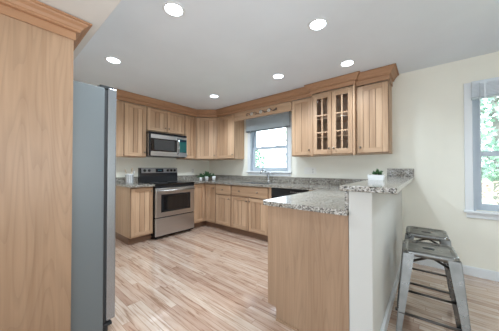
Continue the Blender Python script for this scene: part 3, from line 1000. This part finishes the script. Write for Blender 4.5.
for i, (x, y, lab) in enumerate(LP):
    o = proto if i == 0 else copy_tree(proto)
    o.location = (x, y, H)
    o['label'] = lab
    for ch in o.children:
        if ch.type == 'LIGHT':
            ch.data = ch.data.copy()
            ch.data.energy = LAMP * LAMP_GAIN[i]

# ------------------------------------------------------------------ blinds
def blind(x0, x1, z0, z1, y, mats, n, label, wand):
    r = thing('window_blind', label, 'blind', ((x0 + x1) / 2, y, z0))
    hw = (x1 - x0) / 2
    MB().box(-hw, -0.022, z1 - z0 - 0.035, hw, 0.022, z1 - z0, 0, 0.003).build('headrail', mats[0], r)
    s = MB()
    hh = z1 - z0 - 0.035 - 0.022
    for i in range(n):
        zz = 0.022 + hh * (i + 0.5) / n
        s.box(-hw + 0.004, -0.024, zz - hh / n * 0.36, hw - 0.004, 0.022, zz + hh / n * 0.36, 0, 0.0008)
    s.build('slats', mats[0], r)
    MB().box(-hw + 0.002, -0.026, 0, hw - 0.002, 0.024, 0.020, 0, 0.003).build('bottom_rail', mats[1], r)
    for t in (-0.75, 0.75) if not wand else (-0.8, -0.1, 0.7):
        MB().box(hw * t - 0.008, -0.028, 0.001, hw * t + 0.008, -0.0265, z1 - z0 - 0.001).build('ladder_tape', mats[0], r)
    if wand:
        MB().tube([(-hw + 0.06, -0.034, z1 - z0 - 0.03), (-hw + 0.06, -0.036, -0.80)], 0.004, 8).build('wand', mats[0], r)
    return r
blind(1.222, 2.213, 1.895, 2.160, -0.047, (M_BLIND, M_BLINDR), 14, 'grey-blue raised blind at the top of the kitchen window', False)
blind(4.425, 5.41, 1.915, 2.108, -0.047, (M_WBLIND, M_BLIND), 9, 'white raised blind at the top of the dining window', True)

# ------------------------------------------------------------------ small things
def plate(name, label, loc, rz, w, h, rockers):
    r = thing(name, label, 'wall plate', loc, rz)
    MB().box(-w / 2, -0.006, -h / 2, w / 2, -0.0005, h / 2, 0, 0.002).build('cover_plate', M_SWITCH, r)
    for i, k in enumerate(rockers):
        cxx = (i - (len(rockers) - 1) / 2) * 0.046
        if k == 's':
            MB().box(cxx - 0.016, -0.010, -0.033, cxx + 0.016, -0.0062, 0.033, 0, 0.002).build('rocker', M_SWITCH, r)
        else:
            for zc in (-0.02, 0.02):
                q = MB()
                q.box(cxx - 0.010, -0.0072, zc - 0.006, cxx - 0.006, -0.0061, zc + 0.008)
                q.box(cxx + 0.006, -0.0072, zc - 0.006, cxx + 0.010, -0.0061, zc + 0.008)
                q.prism([(cxx + 0.004 * math.cos(a), zc - 0.011 + 0.003 * math.sin(a)) for a in [k * PI / 4 for k in range(8)]], 'y', -0.0072, -0.0061)
                q.build('outlet_socket', M_SLOT, r)
    return r
plate('switch_plate', 'pale switch and outlet plate on the wall right of the sink window', (2.56, 0, 1.13), 0, 0.21, 0.115, 'sso')
plate('wall_outlet', 'pale outlet plate on the wall near the corner plants', (0, -0.47, 1.12), R90, 0.072, 0.115, 'o')

def pot_plant(label, loc, r, h, leaves, spread, Ll, name='potted_plant', group=None):
    t = thing(name, label, 'potted plant', loc, 0, group)
    MB().lathe([(r * 0.8, 0), (r * 0.95, h * 0.6), (r, h), (r * 0.88, h), (r * 0.84, h * 0.9), (0.003, h * 0.9)], n=20).build('pot', M_CERAM, t)
    MB().lathe([(r * 0.83, h * 0.905), (r * 0.6, h * 0.93), (0.002, h * 0.94)], n=16).build('soil', M_SOIL, t)
    f = MB()
    for i in range(leaves):
        a = random.uniform(0, 2 * PI)
        el = random.uniform(0.15, 1.5)
        d = Vector((math.cos(a) * math.cos(el), math.sin(a) * math.cos(el), math.sin(el)))
        p = Vector((0, 0, h * 0.92)) + d * random.uniform(0, spread)
        dd = d + Vector((0, 0, random.uniform(-0.6, 0.3)))
        f.leaf(p, dd, Ll * random.uniform(0.7, 1.2), Ll * 0.4)
    f.build('foliage', M_LEAF, t)
    return t
pot_plant('leafy green plant in the middle white pot by the corner', (0.42, -0.42, CT1), 0.040, 0.085, 190, 0.075, 0.055, group='plants in the counter corner')
pot_plant('small plant in the white pot closest to the stove', (0.40, -0.56, CT1), 0.032, 0.070, 60, 0.05, 0.055, group='plants in the counter corner')
pot_plant('low plant in the white pot closest to the sink', (0.56, -0.34, CT1), 0.038, 0.095, 40, 0.03, 0.045, group='plants in the counter corner')

pb = thing('succulent_planter', 'white rectangular planter with a small green succulent on the bar', 'potted plant', (3.70, -1.20, 1.0662), 0.0)
m = MB()
m.prism([(-0.056, 0), (0.056, 0), (0.063, 0.048), (-0.063, 0.048)], 'y', -0.035, 0.035)
m.build('planter_box', M_CERAM, pb)
MB().box(-0.055, -0.028, 0.0482, 0.055, 0.028, 0.0495).build('soil', M_SOIL, pb)
f = MB()
for i in range(120):
    a = random.uniform(0, 2 * PI); el = random.uniform(0.1, 1.5)
    d = Vector((math.cos(a) * math.cos(el), 0.7 * math.sin(a) * math.cos(el), math.sin(el)))
    f.leaf(Vector((0.012, 0, 0.05)) + d * random.uniform(0.0, 0.028), d, random.uniform(0.02, 0.034), 0.012)
f.build('foliage', M_LEAF, pb)

ut = thing('utensil_crock', 'white ribbed crock of kitchen utensils left of the stove', 'utensil crock', (0.22, -1.885, CT1))
MB().lathe([(0.050, 0), (0.056, 0.02), (0.056, 0.155), (0.059, 0.165), (0.052, 0.165), (0.050, 0.02), (0.003, 0.015)], n=24).build('crock', M_CERAM, ut)
rb = MB()
for i in range(12):
    a = i * PI / 6
    rb.box(0.0545 * math.cos(a) - 0.004, 0.0545 * math.sin(a) - 0.004, 0.018, 0.0545 * math.cos(a) + 0.004, 0.0545 * math.sin(a) + 0.004, 0.150)
rb.build('ribs', M_CERAMG, ut)
for k, (dx, dy, hh, mt) in enumerate(((0.02, 0.015, 0.27, M_SPOON), (-0.015, -0.03, 0.25, M_SPOON), (0.0, 0.04, 0.22, M_CERAM))):
    q = MB()
    q.tube([(dx * 0.3, dy * 0.3, 0.02), (dx * 1.6, dy * 1.6, hh - 0.06)], 0.006, 8)
    q.tube([(dx * 1.6, dy * 1.6, hh - 0.07), (dx * 1.75, dy * 1.75, hh - 0.035), (dx * 1.9, dy * 1.9, hh)], [0.006, 0.022, 0.012], 10, flat=0.35)
    tag(q.build('utensil', mt), 'pale kitchen spoon standing in the crock, ' + ('tallest of three', 'nearest the fridge', 'white one nearest the stove')[k], 'utensil', 'utensils in the crock').location = (0.22, -1.885, CT1)

# ------------------------------------------------------------------ metal bar stools
def stool(label, loc, rz):
    r = thing('bar_stool', label, 'stool', loc, rz, 'metal bar stools')
    SH = 0.61
    # seat: rounded square pan with a grip slot and turned-down skirt
    def ring(hs, rad, z, n=6):
        o = []
        for (sx, sy, a0) in ((1, 1, 0), (-1, 1, PI / 2), (-1, -1, PI), (1, -1, 1.5 * PI)):
            for k in range(n + 1):
                a = a0 + k * PI / 2 / n
                o.append((sx * (hs - rad) + rad * math.cos(a), sy * (hs - rad) + rad * math.sin(a), z))
        return o
    bm = MB()
    R = [ring(0.148, 0.035, SH - 0.036), ring(0.145, 0.035, SH - 0.014), ring(0.142, 0.035, SH - 0.003), ring(0.135, 0.032, SH),
         ring(0.126, 0.030, SH - 0.001), ring(0.115, 0.028, SH - 0.010)]
    vs = [[bm.bm.verts.new(p) for p in q] for q in R]
    n = len(R[0])
    for a, b in zip(vs, vs[1:]):
        for i in range(n):
            fce = bm.bm.faces.new((a[i], a[(i + 1) % n], b[(i + 1) % n], b[i])); fce.smooth = True
    bm.bm.faces.new(vs[-1])
    inner = [[bm.bm.verts.new((p[0] * 0.985, p[1] * 0.985, p[2])) for p in R[0]], [bm.bm.verts.new((p[0] * 0.97, p[1] * 0.97, SH - 0.014)) for p in R[1]]]
    for i in range(n):
        bm.bm.faces.new((vs[0][i], vs[0][(i + 1) % n], inner[0][(i + 1) % n], inner[0][i]))
        bm.bm.faces.new((inner[0][i], inner[0][(i + 1) % n], inner[1][(i + 1) % n], inner[1][i]))
    bm.bm.faces.new(inner[1])
    seat = bm.build('seat', M_GUN, r)
    sl = MB()
    sl.prism([(0.024 * math.cos(a) + (0.010 if math.cos(a) > 0 else -0.010), 0.020 * math.sin(a)) for a in [2 * PI * k / 20 for k in range(20)]], 'z', SH - 0.0098, SH - 0.0085)
    sl.build('grip_slot', M_RUBBER, seat)
    for sx in (-1, 1):
        for sy in (-1, 1):
            L = MB()
            top, bot = 0.148, 0.196
            wt, wb_ = 0.064, 0.028
            # folded sheet leg: two tapered flanges meeting on the outer corner
            for ax in (0, 1):
                q = []
                for (c, wdt, z) in ((top, wt, SH - 0.022), (bot, wb_, 0.006)):
                    if ax == 0:
                        q.append([(sx * c, sy * c, z), (sx * (c - wdt), sy * c, z), (sx * (c - wdt), sy * (c - 0.004), z), (sx * c, sy * (c - 0.004), z)])
                    else:
                        q.append([(sx * c, sy * c, z), (sx * c, sy * (c - wdt), z), (sx * (c - 0.004), sy * (c - wdt), z), (sx * (c - 0.004), sy * c, z)])
                va = [L.bm.verts.new(p) for p in q[0]]
                vb = [L.bm.verts.new(p) for p in q[1]]
                L.bm.faces.new(va); L.bm.faces.new(vb[::-1])
                for i in range(4):
                    L.bm.faces.new((va[i], va[(i + 1) % 4], vb[(i + 1) % 4], vb[i]))
            lg = L.build('leg', M_GUN, r)
            MB().box(sx * bot - 0.018 - 0.010 * sx, sy * bot - 0.018 - 0.010 * sy, 0.0006, sx * bot + 0.018 - 0.010 * sx, sy * bot + 0.018 - 0.010 * sy, 0.012, 0, 0.003).build('rubber_foot', M_RUBBER, lg)
    zf = 0.185
    cf = 0.143 + (0.196 - 0.143) * (SH - 0.035 - zf) / (SH - 0.041) - 0.006
    for (a, b) in (((-cf, -cf), (cf, -cf)), ((-cf, cf), (cf, cf)), ((-cf, -cf), (-cf, cf)), ((cf, -cf), (cf, cf))):
        fb = MB()
        fb.tube([(a[0], a[1], zf), (b[0], b[1], zf)], 0.009, 8)
        fb.build('footrest_bar', M_DARKROD, r)
    for s_ in (1, -1):
        br = MB()
        br.tube([(-0.150, -0.150 * s_, SH - 0.14), (-0.09, -0.09 * s_, SH - 0.085), (0, 0, SH - 0.066 - 0.006 * s_), (0.09, 0.09 * s_, SH - 0.085), (0.150, 0.150 * s_, SH - 0.14)], 0.008, 8)
        br.build('cross_brace', M_DARKROD, r)
    return r
stool('gunmetal bar stool nearer the camera beside the half wall', (4.050, -1.385, 0), math.radians(4))
stool('gunmetal bar stool behind the nearer stool, close to the wall', (4.036, -0.885, 0), math.radians(2))

# ------------------------------------------------------------------ garden
tag(MB().box(-30, 0.3, -0.9, 30, 45, -0.6).build('lawn', M_GRASS), 'sunlit lawn outside the windows', 'lawn', None, 'structure')
def tree(name, label, loc, h, r, n, leafm, Ls=0.22, trunk=0.10, low=0.25):
    t = thing(name, label, 'tree', loc, 0, 'trees in the garden')
    tk = MB()
    tk.tube([(0, 0, 0), (0.05, 0.03, h * 0.35), (-0.04, 0.05, h * 0.7), (0, 0, h * 0.95)], [trunk, trunk * 0.8, trunk * 0.5, trunk * 0.15], 10)
    for k in range(9):
        z = h * (low + 0.07 * k); a = k * 2.4
        tk.tube([(0, 0, z), (math.cos(a) * r * 0.4, math.sin(a) * r * 0.4, z + r * 0.25), (math.cos(a) * r * 0.8, math.sin(a) * r * 0.8, z + r * 0.4)], [trunk * 0.4, trunk * 0.25, trunk * 0.08], 6)
    tk.build('trunk', M_BARK, t)
    f = MB()
    for i in range(n):
        a = random.uniform(0, 2 * PI); q = random.random() ** 0.4; z = random.uniform(-1, 1)
        rr = r * q * math.sqrt(max(0, 1 - z * z))
        p = (rr * math.cos(a), rr * math.sin(a), h * (0.5 + low / 2) + z * h * (0.5 - low / 2) * 1.02)
        f.leaf(p, (random.uniform(-1, 1), random.uniform(-1, 1), random.uniform(-1, 0.4)), Ls * random.uniform(0.6, 1.3), Ls * 0.55)
    f.build('foliage', leafm, t)
    return t
tree('garden_tree', 'leafy pale green tree filling the dining window', (5.6, 6.0, -0.6), 6.2, 2.3, 5200, M_TREE, 0.20)
tree('garden_shrub', 'reddish shrub low in the dining window', (5.0, 3.6, -0.6), 1.45, 0.9, 500, M_SHRUB, 0.13, 0.03, 0.1)
tree('garden_shrub', 'green shrub low in the kitchen window at left', (-3.25, 6.0, -0.6), 2.75, 0.80, 1300, M_HEDGE, 0.15, 0.04, 0.1)
tree('slim_tree', 'slim bare tree behind the right side of the kitchen window', (-1.42, 6.2, -0.6), 5.5, 0.6, 50, M_TREE, 0.15, 0.07, 0.30)
